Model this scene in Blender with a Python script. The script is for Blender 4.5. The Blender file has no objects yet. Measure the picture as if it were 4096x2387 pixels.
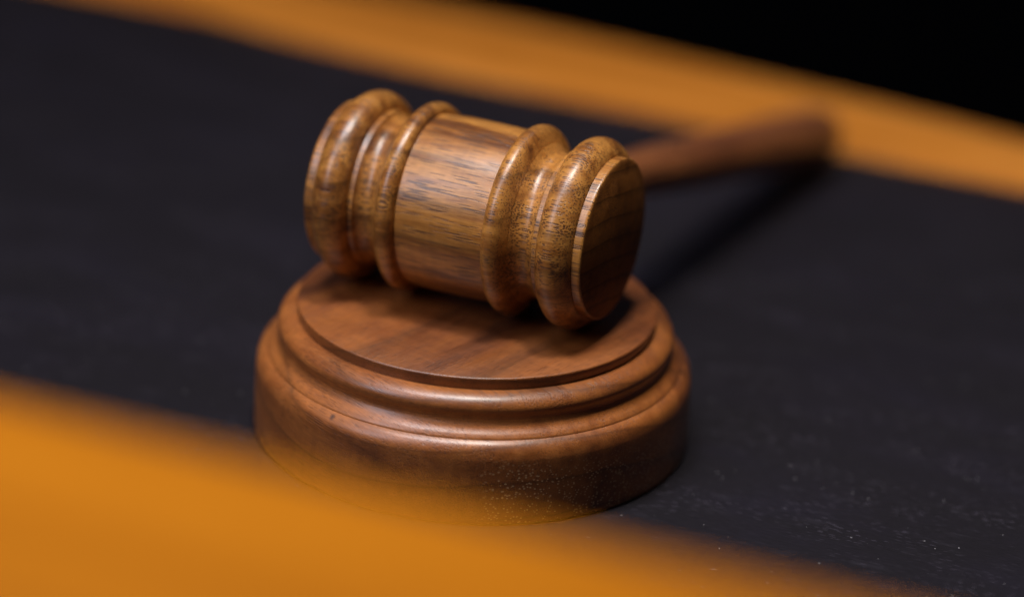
import bpy, bmesh, math, random
from mathutils import Vector, Matrix
random.seed(4)
S = bpy.context.scene
COL = S.collection
CM = 0.01
R = math.radians

# ---------------------------------------------------------------- camera
EL, ROLL, DIST, TX, TZ = 0.40792, 0.05805, 69.968, 0.704, 2.957
f = Vector((0, math.cos(EL), -math.sin(EL)))
up = Vector((0, math.sin(EL), math.cos(EL)))
rt = Vector((1, 0, 0))
r2 = rt * math.cos(ROLL) + up * math.sin(ROLL)
u2 = -rt * math.sin(ROLL) + up * math.cos(ROLL)
C0 = (Vector((TX, 0, TZ)) - f * DIST) * CM
cd = bpy.data.cameras.new("camera")
cam = bpy.data.objects.new("camera", cd)
COL.objects.link(cam)
m3 = Matrix((r2, u2, -f)).transposed()
cam.matrix_world = Matrix.Translation(C0) @ m3.to_4x4()
cd.sensor_width = 36
cd.lens = 120
cd.clip_start = 0.02
cd.clip_end = 50
cd.dof.use_dof = True
cd.dof.focus_distance = 0.671
cd.dof.aperture_fstop = 4.0
S.camera = cam

# ---------------------------------------------------------------- world and lamps
w = bpy.data.worlds.new("World")
S.world = w
w.use_nodes = True
w.node_tree.nodes["Background"].inputs[0].default_value = (0.55, 0.6, 0.8, 1)
w.node_tree.nodes["Background"].inputs[1].default_value = 0.02

def area(name, loc, target, size, power, col, size_y=None, spread=180):
    l = bpy.data.lights.new(name, 'AREA')
    l.shape = 'RECTANGLE' if size_y else 'SQUARE'
    l.size = size
    if size_y:
        l.size_y = size_y
    l.energy = power
    l.spread = R(spread)
    l.color = col
    o = bpy.data.objects.new(name, l)
    COL.objects.link(o)
    o.location = loc
    d = Vector(target) - Vector(loc)
    o.rotation_euler = d.to_track_quat('-Z', 'Y').to_euler()
    return o

area("overhead_lamp", (0.035, -0.02, 1.15), (0.06, -0.03, 0.03), 0.13, 0.92, (1.0, 0.93, 0.84), spread=60)
area("side_softbox", (-0.86, -0.60, 0.88), (0.0, 0.0, 0.03), 0.36, 6.9, (0.84, 0.86, 1.0), 0.85)
area("overhead_fill", (-0.27, -0.10, 1.25), (0.0, 0.0, 0.03), 0.30, 0.85, (0.92, 0.92, 1.0), 0.40, spread=55)  # added fill lamp: joins the block's highlights and lifts the shadows

S.view_settings.view_transform = 'Standard'
S.view_settings.look = 'None'
S.view_settings.exposure = 0
S.view_settings.gamma = 1
S.render.engine = 'CYCLES'
S.cycles.use_denoising = True
S.cycles.max_bounces = 6

# ---------------------------------------------------------------- helpers
def mesh_obj(name, bm, mat, parent=None, smooth=True, bevel=None):
    me = bpy.data.meshes.new(name)
    bmesh.ops.recalc_face_normals(bm, faces=bm.faces)
    bm.to_mesh(me)
    bm.free()
    if smooth:
        for p in me.polygons:
            p.use_smooth = True
        me.set_sharp_from_angle(angle=R(38))
    me.materials.append(mat)
    o = bpy.data.objects.new(name, me)
    COL.objects.link(o)
    if parent:
        o.parent = parent
    return o

def empty(name, label, cat, loc=(0, 0, 0), rot=(0, 0, 0)):
    o = bpy.data.objects.new(name, None)
    COL.objects.link(o)
    o.location = loc
    o.rotation_euler = rot
    o.empty_display_size = 0.02
    o['label'] = label
    o['category'] = cat
    return o

def smooth_profile(pts, n=4):
    """Catmull-Rom through (t, r) points; a point marked with a third value True stays a sharp corner."""
    P = [Vector((p[0], p[1])) for p in pts]
    K = [len(p) > 2 and p[2] for p in pts]
    out = [P[0]]
    for i in range(len(P) - 1):
        p1, p2 = P[i], P[i + 1]
        p0 = P[i - 1] if i > 0 and not K[i] else p1 - (p2 - p1)
        p3 = P[i + 2] if i + 2 < len(P) and not K[i + 1] else p2 + (p2 - p1)
        for k in range(1, n + 1):
            t = k / n
            out.append(0.5 * ((2 * p1) + (-p0 + p2) * t + (2 * p0 - 5 * p1 + 4 * p2 - p3) * t * t
                              + (-p0 + 3 * p1 - 3 * p2 + p3) * t * t * t))
    return [(v.x, max(v.y, 0.0)) for v in out]

def lathe(prof, axis='Z', seg=160):
    """Turned solid from (t, r) in cm along axis; both ends closed."""
    bm = bmesh.new()
    rings = []
    for t, r in prof:
        if r < 1e-4:
            co = (0, 0, t * CM) if axis == 'Z' else ((t * CM, 0, 0) if axis == 'X' else (0, t * CM, 0))
            rings.append([bm.verts.new(co)])
            continue
        ring = []
        for k in range(seg):
            a = 2 * math.pi * k / seg
            c, s = math.cos(a) * r * CM, math.sin(a) * r * CM
            co = (c, s, t * CM) if axis == 'Z' else ((t * CM, c, s) if axis == 'X' else (c, t * CM, s))
            ring.append(bm.verts.new(co))
        rings.append(ring)
    for a, b in zip(rings, rings[1:]):
        for k in range(seg):
            k2 = (k + 1) % seg
            if len(a) == 1 and len(b) == 1:
                continue
            if len(a) == 1:
                bm.faces.new((a[0], b[k], b[k2]))
            elif len(b) == 1:
                bm.faces.new((a[k], b[0], a[k2]))
            else:
                bm.faces.new((a[k], b[k], b[k2], a[k2]))
    for e in (rings[0], rings[-1]):
        if len(e) > 1:
            bm.faces.new(e)
    return bm

def prism(poly, z0, z1, bevel=0.0, segs=3):
    """Closed box-like solid on a plan polygon (cm)."""
    bm = bmesh.new()
    lo = [bm.verts.new((x * CM, y * CM, z0 * CM)) for x, y in poly]
    hi = [bm.verts.new((x * CM, y * CM, z1 * CM)) for x, y in poly]
    bm.faces.new(lo)
    bm.faces.new(hi)
    n = len(poly)
    for i in range(n):
        j = (i + 1) % n
        bm.faces.new((lo[i], lo[j], hi[j], hi[i]))
    if bevel:
        bmesh.ops.bevel(bm, geom=list(bm.edges), offset=bevel * CM, segments=segs, affect='EDGES', profile=0.5)
    return bm

class N:
    """Tiny node builder."""
    def __init__(self, name):
        self.m = bpy.data.materials.new(name)
        self.m.use_nodes = True
        self.t = self.m.node_tree
        self.b = self.t.nodes["Principled BSDF"]
    def n(self, kind, **kw):
        x = self.t.nodes.new(kind)
        for k, v in kw.items():
            if k.startswith('_'):
                x.inputs[k[1:].replace('_', ' ')].default_value = v
            else:
                setattr(x, k, v)
        return x
    def l(self, a, b):
        self.t.links.new(a, b)
    def coord(self, rot=(0, 0, 0), scale=(1, 1, 1), off=(0, 0, 0)):
        """Object coordinates in cm, turned so that the grain runs along X, then stretched."""
        tc = self.n('ShaderNodeTexCoord')
        v = self.n('ShaderNodeVectorRotate', rotation_type='EULER_XYZ', invert=True)
        v.inputs['Rotation'].default_value = rot
        self.l(tc.outputs['Object'], v.inputs['Vector'])
        mp = self.n('ShaderNodeMapping')
        mp.inputs['Scale'].default_value = [100 * s for s in scale]
        mp.inputs['Location'].default_value = off
        self.l(v.outputs[0], mp.inputs['Vector'])
        return mp.outputs[0]
    def noise(self, vec, scale=1, detail=3, rough=0.55, dist=0.0):
        x = self.n('ShaderNodeTexNoise')
        x.inputs['Scale'].default_value = scale
        x.inputs['Detail'].default_value = detail
        x.inputs['Roughness'].default_value = rough
        x.inputs['Distortion'].default_value = dist
        self.l(vec, x.inputs['Vector'])
        return x.outputs['Fac']
    def ramp(self, fac, stops, interp='LINEAR'):
        x = self.n('ShaderNodeValToRGB')
        x.color_ramp.interpolation = interp
        e = x.color_ramp.elements
        while len(e) < len(stops):
            e.new(0.5)
        for el, (p, c) in zip(e, stops):
            el.position = p
            el.color = (c[0], c[1], c[2], 1) if hasattr(c, '__len__') else (c, c, c, 1)
        self.l(fac, x.inputs[0])
        return x.outputs[0]
    def mix(self, fac, a, b, mode='MIX'):
        x = self.n('ShaderNodeMix', data_type='RGBA', blend_type=mode)
        for s, v in ((x.inputs[0], fac), (x.inputs[6], a), (x.inputs[7], b)):
            if hasattr(v, 'is_linked'):
                self.l(v, s)
            elif hasattr(v, '__len__'):
                s.default_value = (v[0], v[1], v[2], 1)
            else:
                s.default_value = v
        return x.outputs[2]
    def math(self, op, a, b=0.0, c=None):
        x = self.n('ShaderNodeMath', operation=op)
        for s, v in zip(x.inputs, (a, b, c)):
            if v is None:
                continue
            if hasattr(v, 'is_linked'):
                self.l(v, s)
            else:
                s.default_value = v
        return x.outputs[0]
    def bump(self, h, strength, dist):
        x = self.n('ShaderNodeBump')
        x.inputs['Strength'].default_value = strength
        x.inputs['Distance'].default_value = dist
        self.l(h, x.inputs['Height'])
        self.l(x.outputs[0], self.b.inputs['Normal'])
        return x

def walnut(name, rot, light, mid, dark, pore_col, pore_len=3.0, pore_d=17.0, pore_amt=0.85,
           rough=0.36, streak=1.0, fleck=None, band_off=0.0, spec=0.5, ring_s=1.0, pore_r=0.27, coat=0.55, fine=0.32, ring_mix=0.75, mark=None):
    k = N(name)
    # slow warp of the grain
    base = k.coord(rot, (1, 1, 1), (band_off, 3.1, 7.7))
    # broad colour figure, long along the grain
    s1 = k.noise(k.coord(rot, (0.13, 0.75 * streak, 0.75 * streak), (band_off, 0, 0)), 1.0, 4, 0.6, 0.6)
    s2 = k.noise(k.coord(rot, (0.35, 4.2, 4.2), (4, band_off, 2)), 1.0, 4, 0.65, 0.3)
    c = k.ramp(k.math('ADD', k.math('MULTIPLY', s1, 1 - fine), k.math('MULTIPLY', s2, fine)),
               [(0.34, dark), (0.44, mid), (0.53, light), (0.62, mid), (0.72, light)])
    # growth rings: thin dark lines, wide apart
    wv = k.n('ShaderNodeTexWave', wave_type='RINGS', rings_direction='X', wave_profile='SAW')
    wv.inputs['Scale'].default_value = 0.42 * ring_s
    wv.inputs['Distortion'].default_value = 1.6
    wv.inputs['Detail'].default_value = 2.5
    wv.inputs['Detail Scale'].default_value = 0.9
    k.l(k.coord(rot, (0.25, 1, 1), (0, 1.2, 6.8)), wv.inputs['Vector'])
    ring = k.ramp(wv.outputs['Fac'], [(0.0, 0.62), (0.06, 1.0), (0.72, 1.0), (0.93, 0.72), (1.0, 0.38)])
    c = k.mix(ring_mix, c, ring, 'MULTIPLY')
    # fine fibre
    fb = k.noise(k.coord(rot, (2.2, 38, 38)), 1.0, 2, 0.6)
    c = k.mix(0.5, c, k.ramp(fb, [(0.3, 0.62), (0.7, 1.3)]), 'MULTIPLY')
    # cross figure (curl)
    cf = k.noise(k.coord(rot, (7.0, 1.2, 1.2)), 1.0, 2, 0.5)
    c = k.mix(0.35, c, k.ramp(cf, [(0.35, 0.78), (0.65, 1.18)]), 'MULTIPLY')
    # pores: tubes along the grain, so dashes on the flank and dots on end grain
    vo = k.n('ShaderNodeTexVoronoi', voronoi_dimensions='3D', feature='F1')
    vo.inputs['Scale'].default_value = 1.0
    vo.inputs['Randomness'].default_value = 1.0
    k.l(k.coord(rot, (pore_len, pore_d, pore_d)), vo.inputs['Vector'])
    dens = k.noise(k.coord(rot, (0.5, 1.7, 1.7), (9, 9, 9)), 1.0, 2, 0.5)
    thr = k.math('MULTIPLY_ADD', dens, 0.9, pore_r - 0.42)
    pore = k.math('SUBTRACT', 1.0, k.math('SMOOTHSTEP' if False else 'DIVIDE', vo.outputs['Distance'], thr))
    x = k.n('ShaderNodeClamp')
    k.l(k.math('MULTIPLY', pore, 4.0), x.inputs[0])
    pore = x.outputs[0]
    c = k.mix(k.math('MULTIPLY', pore, pore_amt), c, pore_col)
    if fleck:
        # some pores are filled with pale dust
        fl = k.n('ShaderNodeTexVoronoi', voronoi_dimensions='3D', feature='F1')
        fl.inputs['Scale'].default_value = 1.0
        k.l(k.coord(rot, (5, 13, 17), (3, 3, 3)), fl.inputs['Vector'])
        fn = k.noise(k.coord(rot, (0.3, 0.9, 0.9), (1, 5, 2)), 1.0, 3, 0.6)
        sx = k.n('ShaderNodeSeparateXYZ')
        k.l(k.coord(rot), sx.inputs[0])
        side = k.n('ShaderNodeMapRange')
        side.inputs[1].default_value = 2.6
        side.inputs[2].default_value = 3.9
        k.l(sx.outputs[0], side.inputs[0])
        g = k.math('MULTIPLY', k.math('LESS_THAN', fl.outputs['Distance'], 0.27),
                   k.ramp(k.math('MULTIPLY', fn, side.outputs[0]), [(0.22, 0.0), (0.42, 1.0)]))
        low = k.n('ShaderNodeMapRange')
        low.inputs[1].default_value = 1.9
        low.inputs[2].default_value = 1.4
        k.l(sx.outputs[2], low.inputs[0])
        g = k.math('MULTIPLY', g, low.outputs[0])
        c = k.mix(k.math('MULTIPLY', g, 0.75), c, fleck)
    if mark:
        # one small dark knot fleck
        tc = k.n('ShaderNodeTexCoord')
        mp = k.n('ShaderNodeMapping')
        mp.inputs['Location'].default_value = [-a * b for a, b in zip(mark, (13, 13, 6))]
        mp.inputs['Scale'].default_value = (1300, 1300, 600)
        k.l(tc.outputs['Object'], mp.inputs['Vector'])
        ln = k.n('ShaderNodeVectorMath', operation='LENGTH')
        k.l(mp.outputs[0], ln.inputs[0])
        c = k.mix(k.ramp(ln.outputs['Value'], [(0.3, 0.75), (1.0, 0.0)]), c, (0.03, 0.01, 0.006))
    k.l(c, k.b.inputs['Base Color'])
    rv = k.ramp(s2, [(0.3, rough - 0.05), (0.7, rough + 0.09)])
    k.l(rv, k.b.inputs['Roughness'])
    k.b.inputs['Specular IOR Level'].default_value = spec
    k.b.inputs['Coat Weight'].default_value = coat
    k.b.inputs['Coat Roughness'].default_value = 0.31
    h = k.math('ADD', k.math('MULTIPLY', pore, -1.0), k.math('MULTIPLY', fb, 0.55))
    un = k.noise(k.coord(rot, (1.6, 2.4, 2.4), (7, 1, 0)), 1.0, 3, 0.5)
    h = k.math('ADD', h, k.math('MULTIPLY', un, 1.2))
    k.bump(h, 0.35, 0.00022)
    return k.m

# ---------------------------------------------------------------- materials
M_head = walnut("turned_walnut", (0, 0, 0), (0.53, 0.225, 0.044), (0.33, 0.119, 0.020), (0.115, 0.034, 0.009),
                (0.045, 0.016, 0.009), pore_len=1.3, pore_d=28, pore_r=0.35, pore_amt=0.8, fine=0.42)
M_face = walnut("shaded_end_grain_walnut", (0, 0, 0), (0.27, 0.092, 0.015), (0.19, 0.062, 0.010), (0.085, 0.026, 0.005),  # end grain is darker; the shade on the face is painted in too
                (0.04, 0.015, 0.009), pore_len=1.5, pore_d=30, pore_r=0.27, pore_amt=0.5, rough=0.6, spec=0.25, coat=0.0, ring_s=1.7, ring_mix=1.0)
M_handle = walnut("handle_walnut", (0, 0, R(90)), (0.32, 0.105, 0.032), (0.21, 0.062, 0.02), (0.11, 0.034, 0.012),
                  (0.03, 0.01, 0.006), rough=0.42)
M_block = walnut("block_walnut", (0, R(6), R(-44)), (0.37, 0.118, 0.023), (0.27, 0.078, 0.015), (0.125, 0.036, 0.010),
                 (0.05, 0.016, 0.008), pore_len=2.4, pore_d=24, pore_amt=0.3, rough=0.43, streak=0.6, fine=0.24, mark=(-2.70, -3.45, 1.70),
                 fleck=(0.75, 0.48, 0.24), band_off=4.3)
M_disc = walnut("striking_plate_walnut", (0, 0, R(52)), (0.30, 0.092, 0.018), (0.21, 0.058, 0.012), (0.10, 0.028, 0.008),
                (0.06, 0.018, 0.008), pore_len=3.2, pore_d=26, pore_amt=0.4, rough=0.45, streak=0.42, fine=0.14, band_off=5.2)

def orange_wood(name, stops):
    k = N(name)
    s = k.noise(k.coord((0, 0, 0), (0.06, 0.8, 0.8)), 1.0, 4, 0.6, 0.3)
    c = k.ramp(s, stops)
    fb = k.noise(k.coord((0, 0, 0), (0.7, 20, 20)), 1.0, 2)
    c = k.mix(0.4, c, k.ramp(fb, [(0.3, 0.75), (0.7, 1.2)]), 'MULTIPLY')
    k.l(c, k.b.inputs['Base Color'])
    k.b.inputs['Roughness'].default_value = 0.6
    k.b.inputs['Specular IOR Level'].default_value = 0.12
    k.bump(fb, 0.1, 0.0001)
    return k.m
M_orange = orange_wood("orange_varnished_wood", [(0.3, (0.38, 0.112, 0.003)), (0.5, (0.53, 0.170, 0.004)), (0.7, (0.64, 0.215, 0.007))])
M_orange_sheen = orange_wood("orange_wood_sheen_tint", [(0.34, (0.34, 0.105, 0.008)), (0.46, (0.50, 0.170, 0.018)), (0.56, (0.56, 0.205, 0.030)), (0.68, (0.42, 0.135, 0.012))])  # same orange wood; its grazing reflection is put into the colour as tan

def dark_top():
    k = N("black_stained_desk_top")
    b = k.noise(k.coord((0, 0, 0), (0.22, 0.5, 0.5)), 1.0, 5, 0.6, 0.4)
    c = k.ramp(b, [(0.3, (0.0068, 0.0054, 0.0078)), (0.5, (0.0088, 0.0071, 0.0104)), (0.7, (0.0115, 0.0096, 0.0148))])
    # fine open grain along the desk
    g = k.noise(k.coord((0, 0, 0), (3.0, 26, 26)), 1.0, 3, 0.6)
    c = k.mix(0.5, c, k.ramp(g, [(0.35, 0.6), (0.66, 1.5)]), 'MULTIPLY')
    # pale filled grain lines and dust in patches
    patch = k.noise(k.coord((0, 0, 0), (0.22, 0.5, 0.5), (3, 8, 0)), 1.0, 4, 0.65)
    v = k.n('ShaderNodeTexVoronoi', voronoi_dimensions='3D')
    v.inputs['Scale'].default_value = 1.0
    k.l(k.coord((0, 0, 0), (3.2, 22, 22)), v.inputs['Vector'])
    sp = k.math('MULTIPLY', k.math('LESS_THAN', v.outputs['Distance'], 0.23), k.ramp(patch, [(0.46, 0.0), (0.62, 1.0)]))
    c = k.mix(k.math('MULTIPLY', sp, 0.5), c, (0.11, 0.095, 0.13))
    v2 = k.n('ShaderNodeTexVoronoi', voronoi_dimensions='3D')
    v2.inputs['Scale'].default_value = 1.0
    k.l(k.coord((0, 0, 0), (2.1, 2.6, 2.6)), v2.inputs['Vector'])
    d = k.math('LESS_THAN', v2.outputs['Distance'], 0.045)
    c = k.mix(k.math('MULTIPLY', d, 0.7), c, (0.3, 0.29, 0.3))
    haze = k.noise(k.coord((0, 0, 0), (0.8, 2.6, 2.6), (1, 8, 0)), 1.0, 5, 0.7)
    c = k.mix(k.ramp(haze, [(0.56, 0.0), (0.85, 0.14)]), c, (0.11, 0.10, 0.13))
    k.l(c, k.b.inputs['Base Color'])
    k.l(k.ramp(b, [(0.3, 0.6), (0.7, 0.48)]), k.b.inputs['Roughness'])
    k.b.inputs['Specular IOR Level'].default_value = 0.2
    k.bump(g, 0.35, 0.0002)
    return k.m
M_dark = dark_top()

def plain(name, col, rough):
    k = N(name)
    s = k.noise(k.coord((0, 0, 0), (0.05, 0.05, 0.05)), 1.0, 4)
    k.l(k.ramp(s, [(0.3, [x * 0.8 for x in col]), (0.7, [x * 1.2 for x in col])]), k.b.inputs['Base Color'])
    k.b.inputs['Roughness'].default_value = rough
    k.b.inputs['Specular IOR Level'].default_value = 0.2
    return k.m
M_floor = plain("black_floor", (0.004, 0.004, 0.005), 0.95)  # background darkness put into the floor colour, so the lamps leave it black
M_edge = plain("blue_black_edging", (0.03, 0.032, 0.055), 0.45)
M_lint = plain("pale_dust", (0.4, 0.38, 0.4), 0.8)

# ---------------------------------------------------------------- setting: floor under the desk
bm = prism([(-1500, -1500), (1500, -1500), (1500, 3000), (-1500, 3000)], -77, -75)
fl = mesh_obj("floor", bm, M_floor, smooth=False)
fl['kind'] = 'structure'

# ---------------------------------------------------------------- desk, in its own frame (u along, v away)
DA = R(-22.0)
desk = empty("desk", "wide black-topped desk with an orange wood back strip and raised front ledge",
             "desk", (0, 0, 0), (0, 0, DA))
U0, U1 = -75, 75
VN, VF0, VF1 = -22.5, 19.3, 25.1
mesh_obj("writing_surface", prism([(U0, VN - 8.0), (U1, VN - 8.0), (U1, VF0 + 0.99), (U0, VF0 + 0.99)], -2.38, 0.0), M_dark, desk, smooth=False)
# far trim: flat strip whose far side rolls down
def extrude_profile(prof, u0, u1, curve=None, from_v=-999, front_shift=None):
    bm = bmesh.new()
    st = curve or [(u0, 0.0), (u1, 0.0)]
    rows = [[bm.verts.new((u * CM, (v + (d if v > from_v else 0) + (front_shift(u) if front_shift and v < VF0 + 0.9 else 0)) * CM, z * CM)) for v, z in prof] for u, d in st]
    bm.faces.new(rows[0])
    bm.faces.new(rows[-1])
    for a, b in zip(rows, rows[1:]):
        for i in range(len(prof)):
            j = (i + 1) % len(prof)
            bm.faces.new((a[i], a[j], b[j], b[i]))
    return bm
# the desk's far edge is bowed: how far it moves in or out along its length
BOW = smooth_profile([(-75, 100.3), (-30, 100.3), (-12, 100.2), (-7, 100.0), (-2, 99.55), (2.5, 99.1), (6, 98.6), (10, 98.0), (18, 97.3), (30, 96.9), (75, 96.8)], 5)
BOW = [(a, b - 100) for a, b in BOW]
tp = [(VF0, -0.03), (VF0, 0.04), (VF0 + 0.08, 0.12), (VF0 + 0.3, 0.16), (VF0 + 3.9, 0.16), (VF0 + 4.4, 0.12), (VF0 + 4.9, 0.0),
      (VF0 + 5.35, -0.2), (VF1, -0.42), (VF1, -2.4), (VF0 + 1.0, -2.4), (VF0 + 1.0, -0.03)]
mesh_obj("far_edge_strip", extrude_profile(tp, U0, U1, BOW, VF0 + 1.1, lambda u: 0.0 if u > -8 else min(4.0, 0.012 * (u + 8) ** 2)), M_orange_sheen, desk)
ep = [(VF1, -2.4), (VF1, -0.46), (VF1 + 0.25, -0.5), (VF1 + 0.55, -0.7), (VF1 + 0.7, -1.0), (VF1 + 0.7, -2.4)]
mesh_obj("back_edging", extrude_profile(ep, U0, U1, BOW, VF0 + 1), M_edge, desk)
# near ledge, raised above the writing surface
NZ = 10.5
lp = [(VN, NZ - 2.6), (VN, NZ - 0.25), (VN - 0.07, NZ - 0.07), (VN - 0.25, NZ), (VN - 9.6, NZ), (VN - 9.8, NZ - 0.07),
      (VN - 9.9, NZ - 0.25), (VN - 9.9, NZ - 2.6)]
mesh_obj("front_ledge", extrude_profile(lp, U0, U1), M_orange, desk)
pp = [(VN - 1.5, 0.0), (VN - 1.5, NZ - 2.6), (VN - 4.5, NZ - 2.6), (VN - 4.5, 0.0)]
mesh_obj("front_panel", extrude_profile(pp, U0, U1), M_orange, desk)

# ---------------------------------------------------------------- sound block
block = empty("sound_block", "round stepped walnut sound block on the black desk, under the gavel", "sound block")
base_p = [(0.0, 4.44, True), (0.05, 4.49), (0.14, 4.5), (0.8, 4.505), (1.32, 4.5), (1.46, 4.49), (1.57, 4.462), (1.645, 4.42), (1.70, 4.365), (1.735, 4.31),
          (1.755, 4.27, True), (1.785, 4.262, True), (1.842, 4.21), (1.885, 4.155), (1.93, 4.105), (1.98, 4.07), (2.03, 4.04), (2.08, 4.025, True)]
mesh_obj("base", lathe(smooth_profile(base_p, 3), 'Z', 256), M_block, block)
mould_p = [(2.08, 4.022, True), (2.15, 4.03), (2.22, 4.055), (2.29, 4.07), (2.36, 4.06), (2.43, 4.02), (2.49, 3.95), (2.535, 3.86),
           (2.56, 3.76), (2.575, 3.60, True)]
mesh_obj("moulding", lathe(smooth_profile(mould_p, 4), 'Z', 256), M_block, block)
disc_p = [(2.57, 3.66, True), (2.775, 3.69, True), (2.805, 3.68), (2.819, 3.65, True), (2.819, 0.0, True)]
mesh_obj("striking_plate", lathe(smooth_profile(disc_p, 2), 'Z', 256), M_disc, block)

# ---------------------------------------------------------------- gavel
PH, RT = 0.41, 1.97
HZ = 2.819 + RT
gavel = empty("gavel", "turned walnut gavel lying on the sound block with its handle reaching back to the desk", "gavel")
# head frame: X along the head (to the near right), Y back along the handle
head_m = Matrix.Translation(Vector((-0.2, 0.28, HZ)) * CM) @ Matrix.Rotation(-PH, 4, 'Z')
gavel.matrix_world = Matrix.Translation(Vector((-0.2, 0.28, 0)) * CM) @ Matrix.Rotation(-PH, 4, 'Z')

def put(o, extra=None):
    o.location = (0, 0, HZ * CM)
    return o
D = 0.05
drum = [(-0.93, 1.60, True), (-0.93, 1.775, True), (-0.5, 1.795), (0, 1.80), (0.5, 1.795), (1.03, 1.775, True), (1.03, 1.6, True)]
put(mesh_obj("barrel", lathe(smooth_profile(drum, 3), 'X', 200), M_head, gavel))
def half(prof, sgn):
    return [((p[0] + D) * sgn if sgn > 0 else -(p[0] - D), p[1]) for p in prof]
bead = [(0.98, 1.70, True), (0.98, 1.80, True), (1.0, 1.87), (1.07, 1.94), (1.17, 1.968), (1.27, 1.95), (1.36, 1.88), (1.42, 1.78),
        (1.48, 1.66, True), (1.48, 1.4, True)]
cove = [(1.48, 1.3, True), (1.48, 1.655, True), (1.56, 1.56), (1.66, 1.495), (1.78, 1.48), (1.9, 1.52), (1.985, 1.585, True),
        (1.995, 1.625, True), (2.11, 1.635, True), (2.11, 1.3, True)]
torus = [(2.11, 1.4, True), (2.11, 1.66, True), (2.135, 1.76), (2.20, 1.86), (2.31, 1.935), (2.45, 1.968), (2.58, 1.95), (2.71, 1.88),
         (2.81, 1.78), (2.87, 1.68, True), (2.87, 1.4, True)]
lip = [(2.87, 1.3, True), (2.87, 1.655, True), (3.04, 1.655, True), (3.062, 1.64), (3.07, 1.62, True), (3.07, 1.3, True)]
face = [(3.03, 1.2, True), (3.03, 1.618, True), (3.07, 1.618, True), (3.085, 1.58), (3.12, 1.42), (3.19, 1.1), (3.24, 0.6), (3.26, 0.0, True)]
for sgn in (1, -1):
    for nm, pr in (("bead", bead), ("cove", cove), ("end_ring", torus), ("lip", lip), ("striking_face", face)):
        put(mesh_obj(nm, lathe(half(smooth_profile(pr, 4), sgn), 'X', 200), M_face if nm == 'striking_face' else M_head, gavel))
# handle: thin at the head, swelling towards its far end
L = 18.6
E_ = 0.69
tilt = math.atan2(HZ - E_ - 0.02, L)
hp = [(1.2, 0.0, True), (1.2, 0.36, True), (1.9, 0.40), (3.0, 0.43), (5.0, 0.48), (8.0, 0.55), (11.5, 0.62), (15.0, 0.68),
      (17.2, 0.72), (18.3, 0.71), (18.6, 0.67), (18.75, 0.56), (18.78, 0.0, True)]
h = mesh_obj("handle", lathe(smooth_profile(hp, 4), 'Y', 64), M_handle, gavel)
h.location = (D * CM, 0, HZ * CM)
h.rotation_euler = (-tilt, 0, R(-3.6))
h['label'] = "darker reddish tapering handle"

# ---------------------------------------------------------------- dust and lint on the black top
bm = bmesh.new()
ca, sa = math.cos(DA), math.sin(DA)
for i in range(240):
    u = random.uniform(-2, 26)
    v = random.gauss(-4.5, 4.5)
    x, y = u * ca - v * sa, u * sa + v * ca
    if math.hypot(x, y) < 4.7 or v < -20 or v > 18:
        continue
    s = random.choice((0.005, 0.006, 0.008, 0.013)) * CM
    g = random.random() < 0.12
    mt = Matrix.Translation((x * CM, y * CM, 0.006 * CM)) @ Matrix.Rotation(random.uniform(-0.6, 0.3) if g else random.uniform(0, 6), 4, 'Z') \
        @ Matrix.Diagonal((s * (random.uniform(6, 14) if g else 1.2), s * (0.45 if g else 1), s * 0.5, 1))
    bmesh.ops.create_icosphere(bm, subdivisions=1, radius=1.0, matrix=mt)
dust = mesh_obj("dust", bm, M_lint)
dust['kind'] = 'stuff'
dust['label'] = "pale specks and short fibres of dust scattered on the black desk top right of the block"
dust['category'] = "dust"
